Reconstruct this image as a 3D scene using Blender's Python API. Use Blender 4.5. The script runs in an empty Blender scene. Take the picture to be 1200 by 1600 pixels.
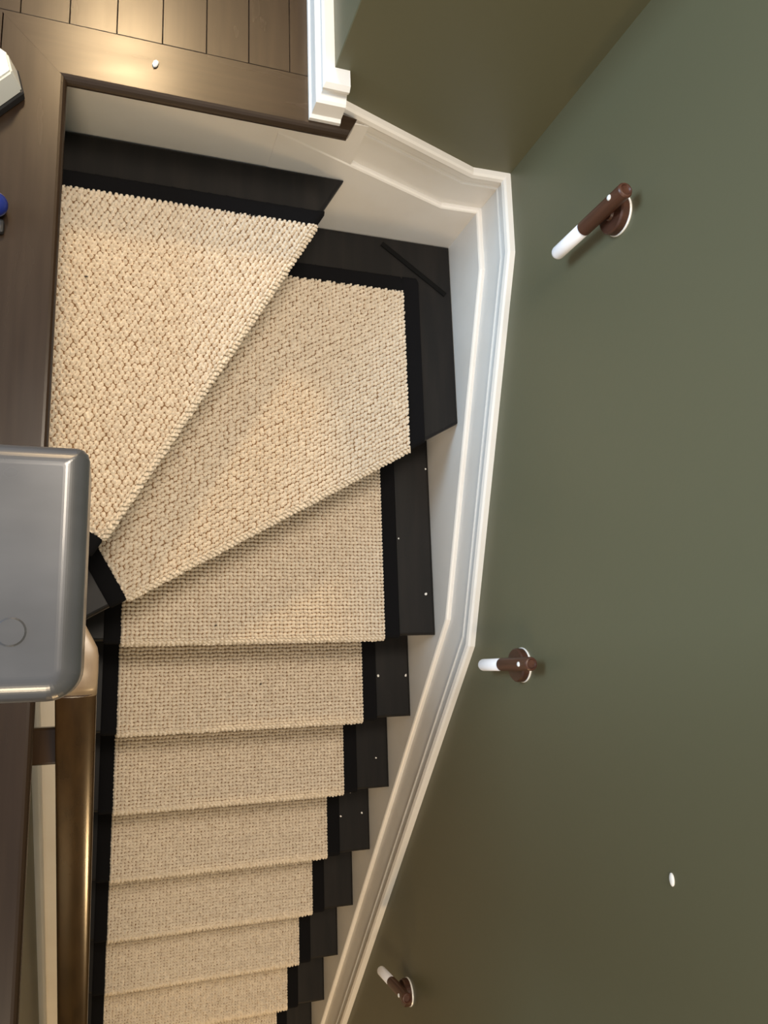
import bpy, bmesh, math, random
import numpy as np
from mathutils import Matrix, Vector
random.seed(7); rng = np.random.default_rng(7)
S = bpy.context.scene
COL = S.collection

# ------------------------------------------------------------------ camera
R = [[0.944231984, -0.033382723, -0.327584423],
     [-0.031561124, 0.981092065, -0.190950923],
     [0.327764940, 0.190640901, 0.925324911]]
C = (-0.026496250, -0.056755043, 1.825429501)
cam = bpy.data.cameras.new('camera')
cam.sensor_fit = 'HORIZONTAL'; cam.sensor_width = 36.0
cam.lens = 36.0 * 1225.94 / 1200.0
cam.clip_start = 0.02
camo = bpy.data.objects.new('camera', cam); COL.objects.link(camo)
m = Matrix(R).to_4x4(); m.translation = Vector(C); camo.matrix_world = m
S.camera = camo

# ------------------------------------------------------------------ light
w = bpy.data.worlds.new('world'); S.world = w; w.use_nodes = True
bg = w.node_tree.nodes['Background']
bg.inputs['Color'].default_value = (0.93, 0.96, 1.0, 1); bg.inputs['Strength'].default_value = 0.40

def lamp(name, kind, loc, energy, color, size=0.2, target=None, size_y=None):
    l = bpy.data.lights.new(name, kind); l.energy = energy; l.color = color
    if kind == 'AREA':
        l.size = size
        if size_y: l.shape = 'RECTANGLE'; l.size_y = size_y
    else:
        l.shadow_soft_size = size
    o = bpy.data.objects.new(name, l); COL.objects.link(o); o.location = loc
    if target:
        o.rotation_euler = (Vector(target) - Vector(loc)).to_track_quat('-Z', 'Y').to_euler()
    return o
lamp('window_daylight', 'AREA', (-3.2, 0.9, 2.3), 112, (0.56, 0.79, 1.0), 1.5, (0.7, 0.6, 0.5), 1.8)
lamp('hall_ceiling_lamp', 'POINT', (-0.05, 2.75, 2.75), 140, (1.0, 0.70, 0.38), 0.14)
lamp('landing_fill_panel', 'AREA', (0.32, 0.72, 3.15), 42, (1.0, 0.87, 0.72), 0.7, (0.3, 0.7, 0))  # unseen soft panel, added to light the steps evenly from above
lamp('stair_fill_light', 'POINT', (-0.25, -2.0, 2.7), 105, (1.0, 0.80, 0.54), 0.3)  # added fill to warm the carpet and brighten the far wall
lamp('lower_hall_lamp', 'POINT', (0.45, -2.7, -0.10), 42, (1.0, 0.66, 0.32), 0.12)

S.view_settings.view_transform = 'Standard'; S.view_settings.look = 'None'
S.view_settings.gamma = 1.0; S.view_settings.use_curve_mapping = False
S.view_settings.exposure = 0.25

# ------------------------------------------------------------------ materials
def mat(name, base, rough=0.5, spec=0.5, noise=None, bump=None, coat=0.0, rough_noise=None):
    """noise=(scale xyz, colour2, lo, hi); bump=(scale xyz, strength, distance)"""
    M = bpy.data.materials.new(name); M.use_nodes = True
    nt = M.node_tree; b = nt.nodes['Principled BSDF']
    b.inputs['Base Color'].default_value = (*base, 1); b.inputs['Roughness'].default_value = rough
    b.inputs['Specular IOR Level'].default_value = spec
    b.inputs['Coat Weight'].default_value = coat; b.inputs['Coat Roughness'].default_value = 0.12
    tc = nt.nodes.new('ShaderNodeTexCoord')
    def nz(scale, detail=5):
        mp = nt.nodes.new('ShaderNodeMapping'); mp.inputs['Scale'].default_value = scale
        nt.links.new(tc.outputs['Object'], mp.inputs['Vector'])
        n = nt.nodes.new('ShaderNodeTexNoise'); n.inputs['Scale'].default_value = 1.0
        n.inputs['Detail'].default_value = detail
        nt.links.new(mp.outputs['Vector'], n.inputs['Vector']); return n
    if noise:
        n = nz(noise[0]); r = nt.nodes.new('ShaderNodeValToRGB')
        r.color_ramp.elements[0].position = noise[2]; r.color_ramp.elements[1].position = noise[3]
        r.color_ramp.elements[0].color = (*base, 1); r.color_ramp.elements[1].color = (*noise[1], 1)
        nt.links.new(n.outputs['Fac'], r.inputs['Fac']); nt.links.new(r.outputs['Color'], b.inputs['Base Color'])
    if rough_noise:
        n = nz(rough_noise[0], 3); mr = nt.nodes.new('ShaderNodeMapRange')
        mr.inputs['To Min'].default_value = rough_noise[1]; mr.inputs['To Max'].default_value = rough_noise[2]
        nt.links.new(n.outputs['Fac'], mr.inputs['Value']); nt.links.new(mr.outputs['Result'], b.inputs['Roughness'])
    if bump:
        n = nz(bump[0]); bp = nt.nodes.new('ShaderNodeBump')
        bp.inputs['Strength'].default_value = bump[1]; bp.inputs['Distance'].default_value = bump[2]
        nt.links.new(n.outputs['Fac'], bp.inputs['Height']); nt.links.new(bp.outputs['Normal'], b.inputs['Normal'])
    return M

M_GREEN = mat('olive green wall paint', (0.118, 0.115, 0.068), 0.45, 0.4, bump=((90, 90, 90), 0.08, 0.002))
M_WHITE = mat('white gloss trim paint', (0.78, 0.76, 0.73), 0.38, 0.5, noise=((6, 6, 6), (0.72, 0.69, 0.65), 0.45, 0.8), bump=((25, 25, 25), 0.06, 0.002))
M_TREAD = mat('near black stained tread', (0.008, 0.0075, 0.0075), 0.45, 0.22, noise=((40, 4, 40), (0.014, 0.012, 0.011), 0.4, 0.7))
M_FLOORX = mat('dark brown floor board along x', (0.022, 0.0125, 0.0070), 0.26, 0.38, noise=((4, 60, 60), (0.034, 0.0205, 0.012), 0.3, 0.8), rough_noise=((5, 30, 30), 0.21, 0.31))
M_FLOORY = mat('dark brown floor board along y', (0.022, 0.0125, 0.0070), 0.26, 0.38, noise=((60, 4, 60), (0.034, 0.0205, 0.012), 0.3, 0.8), rough_noise=((30, 5, 30), 0.21, 0.31))
M_GAP = mat('subfloor', (0.01, 0.008, 0.006), 0.8)
M_RAIL = mat('dark stained rail', (0.030, 0.015, 0.006), 0.20, 0.45, noise=((50, 5, 20), (0.05, 0.026, 0.010), 0.35, 0.7))
M_CAP = mat('dark grey brown guard rail', (0.046, 0.049, 0.056), 0.28, 0.6, noise=((14, 40, 14), (0.066, 0.070, 0.080), 0.35, 0.75), coat=0.4, rough_noise=((40, 40, 40), 0.22, 0.4))
M_TANSHEEN = mat('tan rail end sheen', (0.31, 0.23, 0.15), 0.3, 0.5, noise=((60, 8, 60), (0.24, 0.17, 0.11), 0.4, 0.7))  # warm reflection on the rail end, put into the base colour
M_BIND = mat('black cotton binding', (0.006, 0.006, 0.007), 0.95, 0.1, bump=((700, 700, 700), 0.3, 0.001))
M_PITSHADE = mat('brown pit shade', (0.20, 0.125, 0.070), 0.95, 0.1)  # brown stands in for shade down in the pile
M_FELT = mat('black felt strip', (0.006, 0.006, 0.006), 0.9, 0.1)
M_LWOOD = mat('walnut lamp body', (0.085, 0.034, 0.020), 0.38, 0.5, noise=((120, 120, 12), (0.055, 0.022, 0.014), 0.4, 0.7))
M_LDISC = mat('walnut lamp disc', (0.070, 0.030, 0.019), 0.34, 0.5, noise=((20, 120, 40), (0.045, 0.020, 0.013), 0.4, 0.7))
M_LWHITE = mat('frosted white tube', (0.82, 0.82, 0.86), 0.35, 0.5)
M_METAL = mat('pale metal rim', (0.85, 0.85, 0.84), 0.25, 0.8)
M_SENSOR = mat('white sensor lens', (0.85, 0.88, 0.9), 0.15, 0.8)
M_CHIP = mat('white plaster chip', (0.85, 0.84, 0.82), 0.7)
M_PLASTIC = mat('white plastic', (0.72, 0.74, 0.72), 0.3, 0.5)
M_BLACKP = mat('black plastic', (0.02, 0.02, 0.022), 0.5)
M_BLUE = mat('dark blue plastic', (0.015, 0.03, 0.22), 0.3, 0.5)
M_CRUMB = mat('dark crumb', (0.03, 0.025, 0.02), 0.8)

def carpet_mat():
    M = bpy.data.materials.new('cream loop pile'); M.use_nodes = True
    nt = M.node_tree; b = nt.nodes['Principled BSDF']
    b.inputs['Roughness'].default_value = 0.95; b.inputs['Specular IOR Level'].default_value = 0.1
    b.inputs['Sheen Weight'].default_value = 0.15
    at = nt.nodes.new('ShaderNodeAttribute'); at.attribute_name = 'yarn'
    r = nt.nodes.new('ShaderNodeValToRGB')
    r.color_ramp.elements[0].color = (0.57, 0.48, 0.375, 1); r.color_ramp.elements[1].color = (0.79, 0.705, 0.585, 1)
    nt.links.new(at.outputs['Fac'], r.inputs['Fac']); nt.links.new(r.outputs['Color'], b.inputs['Base Color'])
    tc = nt.nodes.new('ShaderNodeTexCoord')
    n = nt.nodes.new('ShaderNodeTexNoise'); n.inputs['Scale'].default_value = 900; n.inputs['Detail'].default_value = 2
    nt.links.new(tc.outputs['Object'], n.inputs['Vector'])
    bp = nt.nodes.new('ShaderNodeBump'); bp.inputs['Strength'].default_value = 0.25; bp.inputs['Distance'].default_value = 0.001
    nt.links.new(n.outputs['Fac'], bp.inputs['Height']); nt.links.new(bp.outputs['Normal'], b.inputs['Normal'])
    return M
M_CARPET = carpet_mat()

# ------------------------------------------------------------------ helpers
def obj(name, me, material, parent=None, smooth=False):
    if isinstance(me, bmesh.types.BMesh):
        bm = me; me = bpy.data.meshes.new(name)
        bmesh.ops.recalc_face_normals(bm, faces=bm.faces[:]); bm.to_mesh(me); bm.free()
    me.materials.clear(); me.materials.append(material)
    if smooth: me.polygons.foreach_set('use_smooth', [True] * len(me.polygons))
    o = bpy.data.objects.new(name, me); COL.objects.link(o)
    if parent: o.parent = parent
    return o
def empty(name):
    o = bpy.data.objects.new(name, None); COL.objects.link(o); return o
def root(name, loc):
    o = empty(name); o.location = loc; return o
def attach(o, parent):
    """parent while keeping world placement (parent has only a location)"""
    o.parent = parent; o.matrix_parent_inverse = Matrix.Translation(-Vector(parent.location)); return o
def tag(o, label, cat=None, group=None, kind=None):
    o['label'] = label
    if cat: o['category'] = cat
    if group: o['group'] = group
    if kind: o['kind'] = kind
    return o
def structure(o, label=None):
    o['kind'] = 'structure'
    if label: o['label'] = label
    return o
def box(x0, x1, y0, y1, z0, z1, bev=0.0, seg=2):
    bm = bmesh.new(); bmesh.ops.create_cube(bm, size=1.0)
    for v in bm.verts:
        v.co = Vector((x0 + (v.co.x + .5) * (x1 - x0), y0 + (v.co.y + .5) * (y1 - y0), z0 + (v.co.z + .5) * (z1 - z0)))
    if bev: bmesh.ops.bevel(bm, geom=bm.edges[:], offset=bev, segments=seg, affect='EDGES', profile=0.5)
    return bm
def prism(pts, z0, z1, bev=0.0, seg=3):
    bm = bmesh.new()
    lo = [bm.verts.new((x, y, z0)) for x, y in pts]; hi = [bm.verts.new((x, y, z1)) for x, y in pts]
    bm.faces.new(lo[::-1]); bm.faces.new(hi); n = len(pts)
    for i in range(n): bm.faces.new((lo[i], lo[(i + 1) % n], hi[(i + 1) % n], hi[i]))
    if bev:
        e = [e for e in bm.edges if all(abs(v.co.z - z1) < 1e-6 for v in e.verts) or all(abs(v.co.z - z0) < 1e-6 for v in e.verts)]
        bmesh.ops.bevel(bm, geom=e, offset=bev, segments=seg, affect='EDGES', profile=0.5)
    return bm
def sweep_rings(rings, closed=True, caps=True):
    bm = bmesh.new(); rv = [[bm.verts.new(p) for p in r] for r in rings]
    n = len(rings[0])
    for a, b in zip(rv[:-1], rv[1:]):
        for i in range(n if closed else n - 1):
            bm.faces.new((a[i], a[(i + 1) % n], b[(i + 1) % n], b[i]))
    if caps and closed:
        bm.faces.new(rv[0][::-1]); bm.faces.new(rv[-1])
    return bm
def lathe(profile, axis_pt, axis='Z', seg=32):
    """profile: (r, t) along the axis, closed at both ends by r=0"""
    bm = bmesh.new(); prev = None
    for r, t in profile:
        ring = []
        for k in range(seg if r > 1e-6 else 1):
            a = 2 * math.pi * k / seg; u, v = r * math.cos(a), r * math.sin(a)
            p = (u, v, t) if axis == 'Z' else ((t, u, v) if axis == 'X' else (u, t, v))
            ring.append(bm.verts.new(Vector(p) + Vector(axis_pt)))
        if prev:
            A, B = prev, ring
            for k in range(seg):
                if len(A) == 1 and len(B) == 1: break
                a0 = A[k % len(A)]; a1 = A[(k + 1) % len(A)]; b0 = B[k % len(B)]; b1 = B[(k + 1) % len(B)]
                if len(A) == 1: bm.faces.new((a0, b1, b0))
                elif len(B) == 1: bm.faces.new((a0, a1, b0))
                else: bm.faces.new((a0, a1, b1, b0))
        prev = ring
    return bm

# ------------------------------------------------------------------ measures (metres; z=0 is the first straight tread)
G, RI = 0.2069, 0.1941            # going, rise
W = 0.615                         # pile width of the runner
XL, XR = -0.150, 0.751            # tread ends = faces of the skirt boards
YW, XW = 0.988, 0.772             # wall faces
XWL = -0.170
ZL = 3 * RI                       # landing
XS = 0.322                        # end of the far wall
YN = 0.914                        # landing nosing
NST = 12
XLL = -0.126
TW = 0.011                        # pile thickness over the tread

# ------------------------------------------------------------------ walls
structure(obj('wall_right', box(XW, XW + .1, -4.6, YW + .1, -3.4, 3.2), M_GREEN))
structure(obj('wall_far', box(XS, XW + .1, YW, 3.4, -.6, 3.2, .002), M_GREEN))
structure(obj('wall_left', box(XWL - .1, XWL, -4.6, 1.08, -3.4, ZL - .0345), M_GREEN))
structure(obj('wall_under_landing', box(XWL, XS + .06, .990, 1.08, -.6, ZL - .0345), M_GREEN))
structure(obj('wall_back', box(XWL - .1, XW + .1, -4.7, -4.6, -3.4, 3.2), M_GREEN))
structure(obj('floor_lower', box(XWL - .1, XW + .1, -4.6, -NST * G + .05, -3.5, -NST * RI - .01), M_FLOORY))

# ------------------------------------------------------------------ landing floor, board by board
fl = structure(obj('floor', box(-1.6, XS, YN + .09, 3.4, ZL - .06, ZL - .018), M_GAP))
sub = obj('subfloor', box(-1.6, XWL - .1, -2.6, YN + .1, ZL - .06, ZL - .018), M_GAP, fl)
BW = 0.0757
edges_x = [-0.1215 + BW * k for k in range(-12, 7)]
for i in range(len(edges_x) - 1):
    x0, x1 = edges_x[i], min(edges_x[i + 1], XS - .026)
    if x1 - x0 < .01: continue
    y = 1.0225
    cuts = [y]
    random.seed(31 + i); c = y + random.uniform(.25, .9)
    while c < 3.2: cuts.append(c); c += random.uniform(.5, .9)
    cuts.append(3.35)
    for a, b in zip(cuts[:-1], cuts[1:]):
        obj('plank', box(x0 + .0005, x1 - .0005, a + .0005, b - .0005, ZL - .018, ZL - random.uniform(0, .0006), .0007, 1), M_FLOORY, fl)
# planks of the hall beyond the border beside the stairwell
ex = [-0.2225 - BW * k for k in range(0, 18)]
for i in range(len(ex) - 1):
    random.seed(90 + i); cuts = [-2.55]; c = -2.55 + random.uniform(.3, .9)
    while c < .85: cuts.append(c); c += random.uniform(.6, 1.0)
    cuts.append(1.0215)
    for a, b in zip(cuts[:-1], cuts[1:]):
        obj('plank', box(ex[i + 1] + .0005, ex[i] - .0005, a + .0005, b - .0005, ZL - .018, ZL - random.uniform(0, .0006), .0007, 1), M_FLOORY, fl)
# border boards with rounded nosing, mitred at the inner corner
def border_along_x():
    y0, y1 = YN, 1.0215; th = .034
    prof = [(y1, ZL), (y0 + .012, ZL)]
    for k in range(1, 8):
        a = math.pi / 2 * k / 8 * 2
        prof.append((y0 + .012 - .012 * math.sin(a), ZL - .012 + .012 * math.cos(a)))
    prof += [(y0 + .012, ZL - .024), (y0 + .020, ZL - .026), (y0 + .020, ZL - th), (y1, ZL - th)]
    xm = lambda y: -0.1215 - (y - YN)
    rings = [[(xm(y) + .0006, y, z) for y, z in prof], [(0.302, y, z) for y, z in prof], [(0.345, min(y, .958), z) for y, z in prof], [(0.366 + (min(y, .952) - YN) * .5, min(y, .952), z) for y, z in prof]]
    return sweep_rings(rings)
def border_along_y():
    x1, x0 = -0.1205, -0.2215; th = .034
    prof = [(x0, ZL), (x1 - .010, ZL)]
    for k in range(1, 8):
        a = math.pi * k / 8
        prof.append((x1 - .010 + .010 * math.sin(a), ZL - .010 + .010 * math.cos(a)))
    prof += [(x1 - .010, ZL - .020), (x1 - .016, ZL - .022), (x1 - .016, ZL - th), (x0, ZL - th)]
    ym = lambda x: YN - (x + 0.1205)
    rings = [[(x, -2.55, z) for x, z in prof], [(x, ym(x) - .0006, z) for x, z in prof]]
    return sweep_rings(rings)
obj('border_board', border_along_x(), M_FLOORX, fl)
obj('border_board', border_along_y(), M_FLOORY, fl)

# ------------------------------------------------------------------ staircase
st = root('staircase', (0.3, -0.2, 0))
tag(st, 'winding staircase of near-black wooden treads dropping below the landing', 'staircase')
A1 = math.radians(59.4); A2 = math.radians(29.3)
def tread(pts, z, name='tread'):
    return attach(obj(name, prism(pts, z - .024, z, .007, 3), M_TREAD), st)
zt = lambda k: -k * RI - TW
# winders: all three nosings run to the inner corner of the well
pin = (XL, 0.002)
tread([pin, (0.4205, 0.966), (XL, 0.966)], zt(-2), 'winder_tread')
tread([pin, (XR, 0.5065), (XR, 0.966), (0.36, 0.966), (XL, 0.10)], zt(-1), 'winder_tread')
tread([(XL, .0128), (XR, .0128), (XR, .55), (XL, .04)], zt(0), 'tread')
for k in range(1, NST):
    y = -k * G + .0128
    tread([(XLL, y), (XR, y), (XR, y + G + .03), (XLL, y + G + .03)], zt(k))
def riser_line(p, q, z0, z1, off=.035, th=.014):
    d = Vector((q[0] - p[0], q[1] - p[1])).normalized(); n = Vector((-d.y, d.x))
    a = Vector(p) + n * off; b = Vector(q) + n * off
    pts = [a, b, b + n * th, a + n * th]
    return attach(obj('riser', prism([(v.x, v.y) for v in pts], z0, z1), M_WHITE), st)
attach(obj('riser', box(XL, .42, .969, .984, zt(-2) - .02, ZL - .034), M_WHITE), st)
riser_line((XL + .03, .053), (.40, .932), zt(-1), zt(-2) - .02)
riser_line((XL + .02, .0132), (.745, .5037), zt(0), zt(-1) - .02)
for k in range(0, NST):
    y = -k * G + .0128
    attach(obj('riser', box(XLL, XR, y + .032, y + .046, zt(k + 1), zt(k) - .02), M_WHITE), st)

# ------------------------------------------------------------------ skirt boards (swept mouldings, mitred in the wall plane)
def skirt(path, to_world, profile):
    """path: (a, z) polyline; profile: (down, out); to_world(a, z, out)"""
    P = [Vector(p) for p in path]; dirs = [(b - a).normalized() for a, b in zip(P[:-1], P[1:])]
    nor = [Vector((d.y, -d.x)) if d.x > 0 else Vector((-d.y, d.x)) for d in dirs]   # points down
    rings = []
    for i, p in enumerate(P):
        if i == 0: mt = nor[0]; mt = Vector((0, -1 / max(.2, -mt.y)))
        elif i == len(P) - 1: mt = Vector((0, -1 / max(.2, -nor[-1].y)))
        else:
            s = (nor[i - 1] + nor[i]).normalized(); mt = s / s.dot(nor[i])
        rings.append([to_world(p.x + mt.x * d, p.y + mt.y * d, o) for d, o in profile])
    return sweep_rings(rings)
CAPP = [(0, -.004), (0, .012), (.003, .0165), (.011, .0185), (.016, .0165), (.018, .0125), (.021, .0115), (.033, .0115),
        (.038, .0095), (.042, .0095), (.044, .0125), (.0475, .0125), (.049, .009), (.049, -.004)]
UPP = [(.046, -.004), (.046, .0085), (.14, .0085), (.14, -.004)]
LOWP = [(.127, -.004), (.127, .015), (.1285, .019), (.132, .021), (.44, .021), (.44, -.004)]
def skirts(name, path, tw, label, lowp=LOWP, start=None):
    r = empty(name); structure(r, label)
    obj('cap_moulding', skirt(path, tw, CAPP), M_WHITE, r)
    obj('upper_board', skirt([start] + path[1:] if start else path, tw, UPP), M_WHITE, r)
    obj('lower_board', skirt([start] + path[1:] if start else path, tw, lowp), M_WHITE, r)
    return r
skirts('trim_1', [(.345, .590), (.684, .467), (XW - .001, .470)], lambda a, z, o: (a, YW - o, z), 'white skirt board along the far wall', start=(.255, .590 + .09 * .3628))
ybot = -3.3
skirts('trim_2', [(YW - .001, .470), (.803, .467), (-.022, .166), (ybot, .166 - (-.022 - ybot) * RI / G)], lambda a, z, o: (XW - o, a, z), 'white skirt board down the right wall')
skirts('trim_3', [(.02, .165 + .02 * RI / G), (ybot, .165 + ybot * RI / G)], lambda a, z, o: (XWL + o, a, z), 'white skirt board down the left wall', [(d, o if o < .018 else o + .022) for d, o in LOWP])

# baseboard round the end of the far wall, on the landing
BP = [(0, 0), (1, 0), (1, .10), (.90, .15), (.88, .56), (.80, .60), (.60, .66), (.50, .74), (.50, .77), (.64, .79), (.68, .90), (.56, 1), (0, 1)]
def base_profile():
    H = .074; tx, ty = .031, .058
    rings = []
    for X, Y, kind in ((XS, 3.3, 'l'), (XS, YW, 'c'), (.350, YW, 'f')):
        ring = []
        for p, h in BP:
            z = ZL + .0005 + h * H
            if kind == 'l': ring.append((X - p * tx, Y, z))
            elif kind == 'c': ring.append((X - p * tx, Y - p * ty, z))
            else: ring.append((X, Y - p * ty, z))
        rings.append(ring)
    return sweep_rings(rings)
structure(obj('baseboard_far', base_profile(), M_WHITE), 'white moulded baseboard wrapping the end of the wall')

# ------------------------------------------------------------------ stair runner
RR = .0165
def profile_table(riser=True):
    """(v, z) relative to the front of the nosing roll, z=0 pile top; returned with s=0 where the flat starts"""
    pts = [(.0425, -.188), (.0425, -.048), (.036, -2 * RR - .004), (.028, -2 * RR - .002)]
    n = 22
    for k in range(n + 1):
        a = math.pi * (1 - k / n)
        pts.append((RR - RR * math.sin(a), -RR + RR * math.cos(a)))
    pts = np.array(pts); ds = np.r_[0, np.cumsum(np.hypot(*np.diff(pts, axis=0).T))]
    return pts, ds - ds[-1]
PT, PS = profile_table()
def prof_at(s):
    v = np.where(s > 0, RR + s, np.interp(s, PS, PT[:, 0])); z = np.where(s > 0, 0.0, np.interp(s, PS, PT[:, 1]))
    e = 5e-4
    v2 = np.where(s + e > 0, RR + s + e, np.interp(s + e, PS, PT[:, 0])); z2 = np.where(s + e > 0, 0.0, np.interp(s + e, PS, PT[:, 1]))
    v1 = np.where(s - e > 0, RR + s - e, np.interp(s - e, PS, PT[:, 0])); z1 = np.where(s - e > 0, 0.0, np.interp(s - e, PS, PT[:, 1]))
    dv, dz = v2 - v1, z2 - z1; L = np.hypot(dv, dz) + 1e-12
    return v, z, -dz / L, dv / L
def h2(a, b, k):
    x = np.sin(a * 127.1 + b * 311.7 + k * 74.7) * 43758.5453
    return x - np.floor(x)
PU, PV = .0098, .0088
def loops(u, s, stag=.5, jit=1.0):
    """knotted loop pile: rounded lumps in rows, irregular; returns height 0..1 and a shade per lump"""
    u = u + .0007 * np.sin(s * 210 + 1.3 * np.sin(u * 37)); s = s + .0006 * np.sin(u * 190 + 2 * np.sin(s * 29))
    best = np.zeros_like(u); shade = np.full_like(u, .5)
    j0 = np.floor(s / PV)
    for dj in (-1, 0, 1):
        j = j0 + dj; off = stag * (np.mod(j, 2))
        i0 = np.floor(u / PU - off)
        for di in (-1, 0, 1):
            i = i0 + di
            cu = (i + off + .5 + .34 * jit * (h2(i, j, 1) - .5)) * PU; cv = (j + .5 + .30 * jit * (h2(i, j, 2) - .5)) * PV
            a = jit * (.6 * (h2(i, j, 3) - .5) + .35)
            x = (u - cu); y = (s - cv)
            xx = x * np.cos(a) + y * np.sin(a); yy = -x * np.sin(a) + y * np.cos(a)
            q = ((xx / (PU * .485)) ** 2 + (yy / (PV * .46)) ** 2) ** 1.5
            hh = np.sqrt(np.maximum(0, 1 - q)) * (.82 + .22 * h2(i, j, 4))
            m = hh > best
            best = np.where(m, hh, best); shade = np.where(m, .55 + .45 * h2(i, j, 5), shade)
    return best, shade
def pile(name, O, ang, z, planes, spacing, material, parent, amp=.0105, lift=0.0, wrap=True, stag=.5, jit=.75):
    """surface over the tread region {n.p <= c} that rolls over the nosing line through O at angle ang"""
    du = np.array([math.cos(ang), math.sin(ang)]); dv = np.array([-du[1], du[0]]); O = np.array(O)
    u = np.arange(-1.2, 1.4, spacing)
    lo = np.full_like(u, -9.0); hi = np.full_like(u, 9.0); ok = np.ones_like(u, bool)
    # exact u extent where the region meets v >= RR or the nosing
    for n, c in planes:
        n = np.array(n, float); cc = c - n @ O; nu, nv = n @ du, n @ dv
        if abs(nv) < 1e-6: ok &= (nu * u <= cc)
        elif nv > 0: hi = np.minimum(hi, (cc - nu * u) / nv)
        else: lo = np.maximum(lo, (cc - nu * u) / nv)
    ok &= hi > np.maximum(lo, 0.0) + .0005
    u, lo, hi = u[ok], lo[ok], hi[ok]
    smin = np.where(lo <= RR * .6, PS[0] if wrap else PS[2], lo - RR)
    smax = hi - RR
    smin = np.minimum(smin, smax)
    g0, g1 = smin.min(), smax.max(); nrow = max(3, int((g1 - g0) / spacing) + 1)
    S_ = np.clip(np.linspace(g0, g1, nrow)[None, :], smin[:, None], smax[:, None]); U = np.repeat(u[:, None], nrow, 1)
    v, zz, nv_, nz_ = prof_at(S_)
    if amp:
        h, sh = loops(U, S_, stag, jit)
        edge = np.minimum.reduce([np.repeat(np.minimum(u - u[0], u[-1] - u)[:, None], nrow, 1), smax[:, None] - S_]) / .005
        h = h * amp - amp * .85 + np.minimum(0, edge - 1) * .003 * (edge < 1)
    else:
        h = np.zeros_like(U); sh = h
        e1 = (np.arange(len(u)) == 0) | (np.arange(len(u)) == len(u) - 1)
        h[e1, :] -= .0025; h = np.where(S_ >= smax[:, None] - 1e-6, -.0025, h)
    h = h + lift
    v = v + nv_ * h; zz = zz + nz_ * h
    X = O[0] + U * du[0] + v * dv[0]; Y = O[1] + U * du[1] + v * dv[1]; Z = z + zz
    n1, n2 = U.shape
    co = np.stack([X, Y, Z], -1).reshape(-1, 3).astype(np.float32)
    idx = np.arange(n1 * n2).reshape(n1, n2)
    f = np.stack([idx[:-1, :-1], idx[1:, :-1], idx[1:, 1:], idx[:-1, 1:]], -1).reshape(-1, 4)
    sv = S_.ravel()[f]; f = f[sv.max(1) - sv.min(1) > 1e-7]
    me = bpy.data.meshes.new(name)
    me.vertices.add(len(co)); me.vertices.foreach_set('co', co.ravel())
    me.loops.add(f.size); me.loops.foreach_set('vertex_index', f.ravel().astype(np.int32))
    me.polygons.add(len(f)); me.polygons.foreach_set('loop_start', np.arange(0, f.size, 4, dtype=np.int32))
    me.polygons.foreach_set('use_smooth', np.ones(len(f), bool))
    at = me.attributes.new('yarn', 'FLOAT', 'POINT'); at.data.foreach_set('value', sh.ravel().astype(np.float32))
    me.update(); me.validate()
    o = obj(name, me, material); attach(o, parent); return o

run = root('stair_runner', (0.3, -0.2, 0))
tag(run, 'cream looped-pile stair runner with black cotton binding fixed down the steps', 'carpet runner')
px = lambda x: ((1, 0), x); mx = lambda x: ((-1, 0), -x); py = lambda y: ((0, 1), y); my = lambda y: ((0, -1), -y)
def along(O, ang, u, sign):     # half plane u <= value (sign 1) or u >= value (sign -1), u measured from O
    d = (math.cos(ang), math.sin(ang)); c = d[0] * O[0] + d[1] * O[1] + u
    return ((d[0], d[1]), c) if sign > 0 else ((-d[0], -d[1]), -c)
BL = -.0055   # binding lies a little lower than the pile
def carpet(O, ang, z, planes, sp, **kw):
    pile('carpet_panel', O, ang, z, planes, sp, M_CARPET, run, **kw)
    b = pile('pit_shade_sheet', O, ang, z, planes, .005, M_PITSHADE, run, 0, -.0080); b['label'] = 'brown sheet added as shade between the loops'  # sheet added under the pile to darken the pits between loops
# winder 1
O1 = (-0.035, 0.171); z1 = 2 * RI
carpet(O1, A1, z1, [py(.845), mx(-.148), along(O1, A1, 0, -1)], .0016)
pile('binding_strip', O1, A1, z1, [my(.843), py(.880), mx(-.148)], .006, M_BIND, run, 0, BL)
pile('binding_strip', O1, A1, z1, [along(O1, A1, .002, 1), along(O1, A1, -.036, -1), mx(-.148)], .0045, M_BIND, run, 0, BL)
# winder 2
O2 = (0.010, 0.081); z2 = RI
n1 = (-math.sin(A1), math.cos(A1)); rc = n1[0] * O1[0] + n1[1] * O1[1] + .030     # stops at the riser of winder 1
under1 = (n1, rc)
carpet(O2, A2, z2, [py(.827), px(.621), along(O2, A2, 0, -1), under1], .0017)
pile('binding_strip', O2, A2, z2, [my(.825), py(.865), px(.6195), under1], .006, M_BIND, run, 0, BL)
pile('binding_strip', O2, A2, z2, [mx(.619), px(.661), py(.866)], .004, M_BIND, run, 0, BL)
pile('binding_strip', O2, A2, z2, [along(O2, A2, .002, 1), along(O2, A2, -.037, -1), under1], .0045, M_BIND, run, 0, BL)
# straight flight
n2 = (-math.sin(A2), math.cos(A2)); under2 = (n2, n2[0] * O2[0] + n2[1] * O2[1] + .030)
for k in range(NST):
    O = (0, -k * G); back = [under2] if k == 0 else [py(-k * G + G + .026)]
    sp = (.0017, .0018, .0020, .0023, .0026, .0028, .003)[min(k, 6)] if k < 8 else .006
    carpet(O, 0, -k * RI, back + [mx(0), px(W)], sp, stag=.12, jit=.35)
    pile('binding_strip', O, 0, -k * RI, back + [mx(-.036), px(.002)], .0045, M_BIND, run, 0, BL)
    pile('binding_strip', O, 0, -k * RI, back + [mx(W - .002), px(W + .040)], .0045, M_BIND, run, 0, BL)

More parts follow.
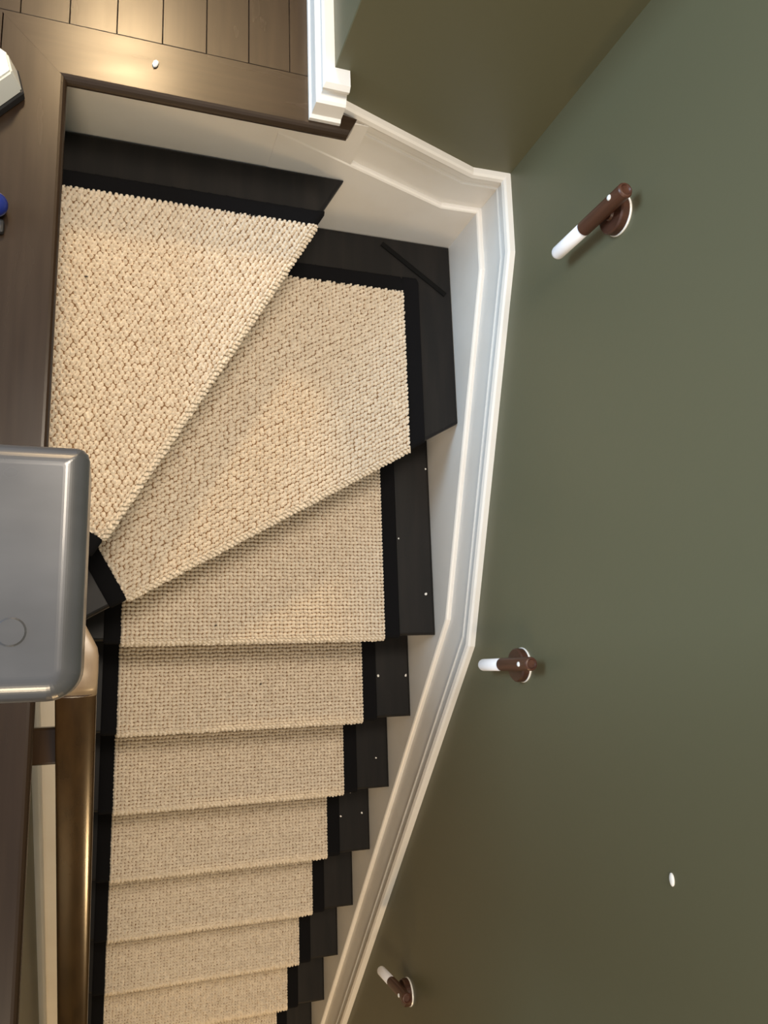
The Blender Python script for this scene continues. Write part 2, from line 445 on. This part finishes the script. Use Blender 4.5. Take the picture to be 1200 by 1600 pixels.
# ------------------------------------------------------------------ wall lamps on the right wall
def wall_lamp(y, ztop, yd, zd, label):
    r = root('wall_lamp', (XW, yd, zd)); tag(r, label, 'wall lamp', 'torch-shaped wall lamps')
    xb = XW - .036; rad = .0132
    P = lambda o: attach(o, r)
    rim = P(obj('rim', lathe([(0, 0), (.0345, 0), (.0352, -.002), (.0345, -.004), (0, -.004)], (XW, yd, zd), 'X', 40), M_METAL)); rim['label'] = 'pale metal rim'
    P(obj('base_disc', lathe([(0, -.004), (.0335, -.004), (.0335, -.016), (.031, -.019), (.012, -.0195), (.010, -.023), (0, -.023)], (XW, yd, zd), 'X', 40), M_LDISC, smooth=False))
    zj = ztop - .122
    body = P(obj('handle', lathe([(0, ztop - .003), (.008, ztop - .003), (.0095, ztop), (.0118, ztop - .0006), (rad, ztop - .003), (rad, zj + .0015), (rad - .0012, zj), (0, zj)], (xb, y, 0), 'Z', 36), M_LWOOD))
    body['label'] = 'brown wooden handle'
    rt = .0126; ze = zj - .094
    prof = [(0, zj), (rt, zj)] + [(rt * math.cos(a), ze + rt - rt * math.sin(a)) for a in [math.pi / 2 * k / 8 for k in range(9)]]
    prof[-1] = (0, ze)
    tb = P(obj('diffuser_tube', lathe(prof, (xb, y, 0), 'Z', 36), M_LWHITE, smooth=True)); tb['label'] = 'frosted white round-ended tube'
    sn = obj('sensor', lathe([(0, 0), (.0050, 0), (.0048, -.0012), (.0034, -.0026), (0, -.0034)], (xb - rad + .0006, y, ztop - .028), 'X', 20), M_SENSOR, smooth=True)
    P(sn); return r
wall_lamp(.680, .886, .680, .818, 'torch-shaped brown and white wall lamp above the corner winder')
wall_lamp(-.064, .484, -.066, .386, 'torch-shaped brown and white wall lamp beside the bend of the skirt board')
wall_lamp(-.905, -.270, -.922, -.352, 'torch-shaped brown and white wall lamp lowest down the straight flight')
o = obj('wall_plug', lathe([(0, 0), (.0095, 0), (.0095, -.0015), (.006, -.003), (0, -.0034)], (XW, -.381, .791), 'X', 20), M_CHIP, smooth=True)
for v in o.data.vertices: v.co.z = .791 + (v.co.z - .791) * .55
tag(o, 'small white plug on the bare green wall', 'plug')

# ------------------------------------------------------------------ handrail on the left wall
hr = root('handrail', (-.068, -.1, .5)); tag(hr, 'dark glossy handrail bracketed to the left wall beside the runner', 'handrail')
sl = RI / G; Z0 = .62
def rail_ring(c, side, up, w, h):
    pr = [(-.5, -.16), (-.5, -.38), (-.40, -.5), (-.28, -1), (.28, -1), (.40, -.5), (.5, -.38), (.5, -.16)] + [(.5 * math.cos(t), -.16 + .16 * math.sin(t) ** .45) for t in [math.pi * k / 14 for k in range(1, 14)]]
    pr = [(a * w, b * h) for a, b in pr]
    return [tuple(c + side * a + up * b) for a, b in pr]
sx = Vector((1, 0, 0)); upn = Vector((0, -sl, 1)).normalized()
w0 = .059; xc = -.0685
rings = []
for y in (-.088, -.092, -1.0, -2.6):
    k = .97 if y == -.088 else 1
    rings.append(rail_ring(Vector((xc, y, Z0 + sl * y)), sx, upn, w0 * k, .055))
attach(obj('rail', sweep_rings(rings), M_RAIL, smooth=True), hr)
# turned fitting at the head of the rail
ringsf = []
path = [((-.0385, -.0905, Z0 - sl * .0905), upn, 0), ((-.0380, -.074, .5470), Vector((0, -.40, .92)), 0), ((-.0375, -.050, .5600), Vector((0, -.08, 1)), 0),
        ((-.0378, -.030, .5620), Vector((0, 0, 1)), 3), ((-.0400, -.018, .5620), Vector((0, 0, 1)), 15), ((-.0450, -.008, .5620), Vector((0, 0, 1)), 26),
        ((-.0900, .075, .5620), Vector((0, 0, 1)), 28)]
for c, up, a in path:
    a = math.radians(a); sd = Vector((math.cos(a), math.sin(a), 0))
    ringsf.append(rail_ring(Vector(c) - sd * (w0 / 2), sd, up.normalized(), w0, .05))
ft = attach(obj('turned_fitting', sweep_rings(ringsf), M_TANSHEEN, smooth=True), hr); ft['label'] = 'turned end of the handrail, warm reflection painted tan'
attach(obj('bracket', box(XWL + .001, xc + .012, -.197, -.139, Z0 - sl * .17 - .085, Z0 - sl * .17 - .048, .004, 2), M_RAIL), hr)
attach(obj('bracket', box(XWL + .001, xc + .012, -1.497, -1.439, Z0 - sl * 1.47 - .085, Z0 - sl * 1.47 - .048, .004, 2), M_RAIL), hr)

# ------------------------------------------------------------------ guard rail end above the landing
gr = root('guard_rail', (-.30, -.017, ZL)); tag(gr, 'wide dark guard rail with a rounded end, high above the landing edge', 'guard rail')
zt_, y0, y1, xe = 1.502, -.0665, .0335, -.0355
def rail_end():
    def outline(i):
        rr = max(.012 - i, .001); c0 = max(.005 - i, .0008); p = [(-1.2, y0 + i)]
        for k in range(9):
            a = -math.pi / 2 + math.pi / 2 * k / 8
            p.append((xe - i - rr + rr * math.cos(a), y0 + i + rr + rr * math.sin(a)))
        for k in range(4):
            a = math.pi / 2 * k / 3
            p.append((xe - i - c0 + c0 * math.cos(a), y1 - i - c0 + c0 * math.sin(a)))
        return p + [(-1.2, y1 - i)]
    b_ = .0095; lv = [(.003, zt_ - .045), (0, zt_ - .042)]
    for k in range(19):
        a = math.pi / 2 * k / 18; lv.append((b_ * (1 - math.cos(a)), zt_ - b_ + b_ * math.sin(a)))
    return sweep_rings([[(x, y, z) for x, y in outline(i)] for i, z in lv])
attach(obj('rail', rail_end(), M_CAP, smooth=False), gr)
attach(obj('plug', lathe([(0, .0006), (.0048, .0006), (.0055, 0), (0, -.002)], (-.0605, -.0405, zt_), 'Z', 24), M_CAP), gr)
attach(obj('newel_post', box(-.345, -.255, -.062, .028, ZL + .0005, zt_ - .044, .004), M_CAP), gr)
attach(obj('newel_post', box(-1.15, -1.06, -.062, .028, ZL + .0005, zt_ - .044, .004), M_CAP), gr)
for k in range(5):
    x = -.46 - k * .12
    attach(obj('baluster', box(x - .016, x + .016, -.033, -.001, ZL + .0005, zt_ - .044, .002), M_CAP), gr)

# ------------------------------------------------------------------ small things
d = Vector((.733 - .571, .834 - .947)).normalized(); n = Vector((-d.y, d.x)) * .0062
a, b = Vector((.571, .947)), Vector((.733, .834))
o = obj('felt_strip', prism([tuple(a - n), tuple(b - n), tuple(b + n), tuple(a + n)], zt(-1) + .0002, zt(-1) + .0032, .0008, 1), M_FELT)
tag(o, 'narrow black felt strip lying on the corner winder tread', 'strip')

def chip(x, y, z, s, label, group=None, material=M_CHIP, seed=0, name='paint_chip', cat='chip', long=1.0):
    r_ = random.Random(seed); bm = bmesh.new(); n = 7; a0 = r_.uniform(0, 6)
    pts = []
    for k in range(n):
        a = a0 + 2 * math.pi * k / n; q = s * r_.uniform(.55, 1.0)
        pts.append((x + q * math.cos(a), y + q * math.sin(a) * long))
    o = obj(name, prism(pts, z + .0001, z + s * .7, s * .2, 1), material); tag(o, label, cat, group); return o
chip(.0195, .978, ZL - .0002, .0068, 'white plaster chip lying on the shiny landing floorboard', None, M_CHIP, 3, 'plaster_chip', 'chip', 1.5)
G1 = 'white crumbs on the treads beside the runner'
NTH = ['first', 'second', 'third', 'fourth', 'fifth']
cs = [(.728, .115, 0, .004, 'near the skirt board'), (.660, -.085, 1, .0042, 'against the black binding'), (.739, -.087, 1, .0046, 'against the skirt board'),
      (.712, -.318, 2, .003, 'beside the runner'), (.692, -.435, 3, .0045, 'at its middle, the whitest there'), (.726, -.499, 3, .0035, 'near the skirt board'),
      (.659, -.503, 3, .004, 'against the black binding'), (.668, -.62, 4, .003, 'beside the runner'), (.660, .255, 0, .003, 'against the black binding'), (.742, .44, 0, .003, 'at the foot of the riser')]
for i, (x, y, k, s, wh) in enumerate(cs):
    chip(x, y, zt(k), s, 'tiny white paint crumb on the %s straight tread, %s' % (NTH[k], wh), G1, M_CHIP, 20 + i, 'paint_crumb', 'crumb')
G2 = 'dark flecks on the carpet'
for i, (x, y, z, wh) in enumerate([(-.086, .662, 2 * RI, 'upper winder step'), (.205, .043, 0, 'first straight step'), (.343, -.095, -RI, 'second straight step')]):
    chip(x, y, z + .0012, .0042, 'tiny dark fleck caught in the cream carpet of the ' + wh, G2, M_CRUMB, 50 + i, 'carpet_fleck', 'fleck', .5)

# white case and blue handle standing on the landing border at the edge of the picture
wb = root('storage_tub', (-.262, .872, ZL)); tag(wb, 'white plastic tub with chamfered corners on a black base', 'tub')
oc = [(-.320, .795), (-.222, .815), (-.182, .862), (-.192, .900), (-.222, .918), (-.320, .94)]
sh = lambda k, pts: [(-.25 + (x + .25) * k, .872 + (y - .872) * k) for x, y in pts]
attach(obj('base', prism(oc, ZL + .0006, ZL + .018, .002, 1), M_BLACKP), wb)
def frustum(p0, z0, p1, z1):
    bm = sweep_rings([[(x, y, z0) for x, y in p0], [(x, y, z1) for x, y in p1]])
    e = bm.edges[:]; bmesh.ops.bevel(bm, geom=e, offset=.003, segments=2, affect='EDGES'); return bm
attach(obj('body', frustum(sh(.97, oc), ZL + .0175, sh(.80, oc), ZL + .060), M_PLASTIC), wb)
bh = root('tool_handle', (-.235, .645, ZL)); tag(bh, 'dark blue rounded tool handle with black end lying on the landing', 'tool')
def capsule(x0, x1, y, r_, z):
    prof = [(0, x1)] + [(r_ * math.sin(a), x1 - r_ + r_ * math.cos(a)) for a in [math.pi / 2 * k / 6 for k in range(1, 7)]] + [(r_ * .9, x0), (0, x0)]
    return lathe(prof, (0, y, z), 'X', 24)
attach(obj('grip', capsule(-.34, -.1935, .658, .019, ZL + .0195), M_BLUE, smooth=True), bh)
attach(obj('blade', box(-.34, -.199, .617, .640, ZL + .0006, ZL + .012, .004), M_BLACKP), bh)
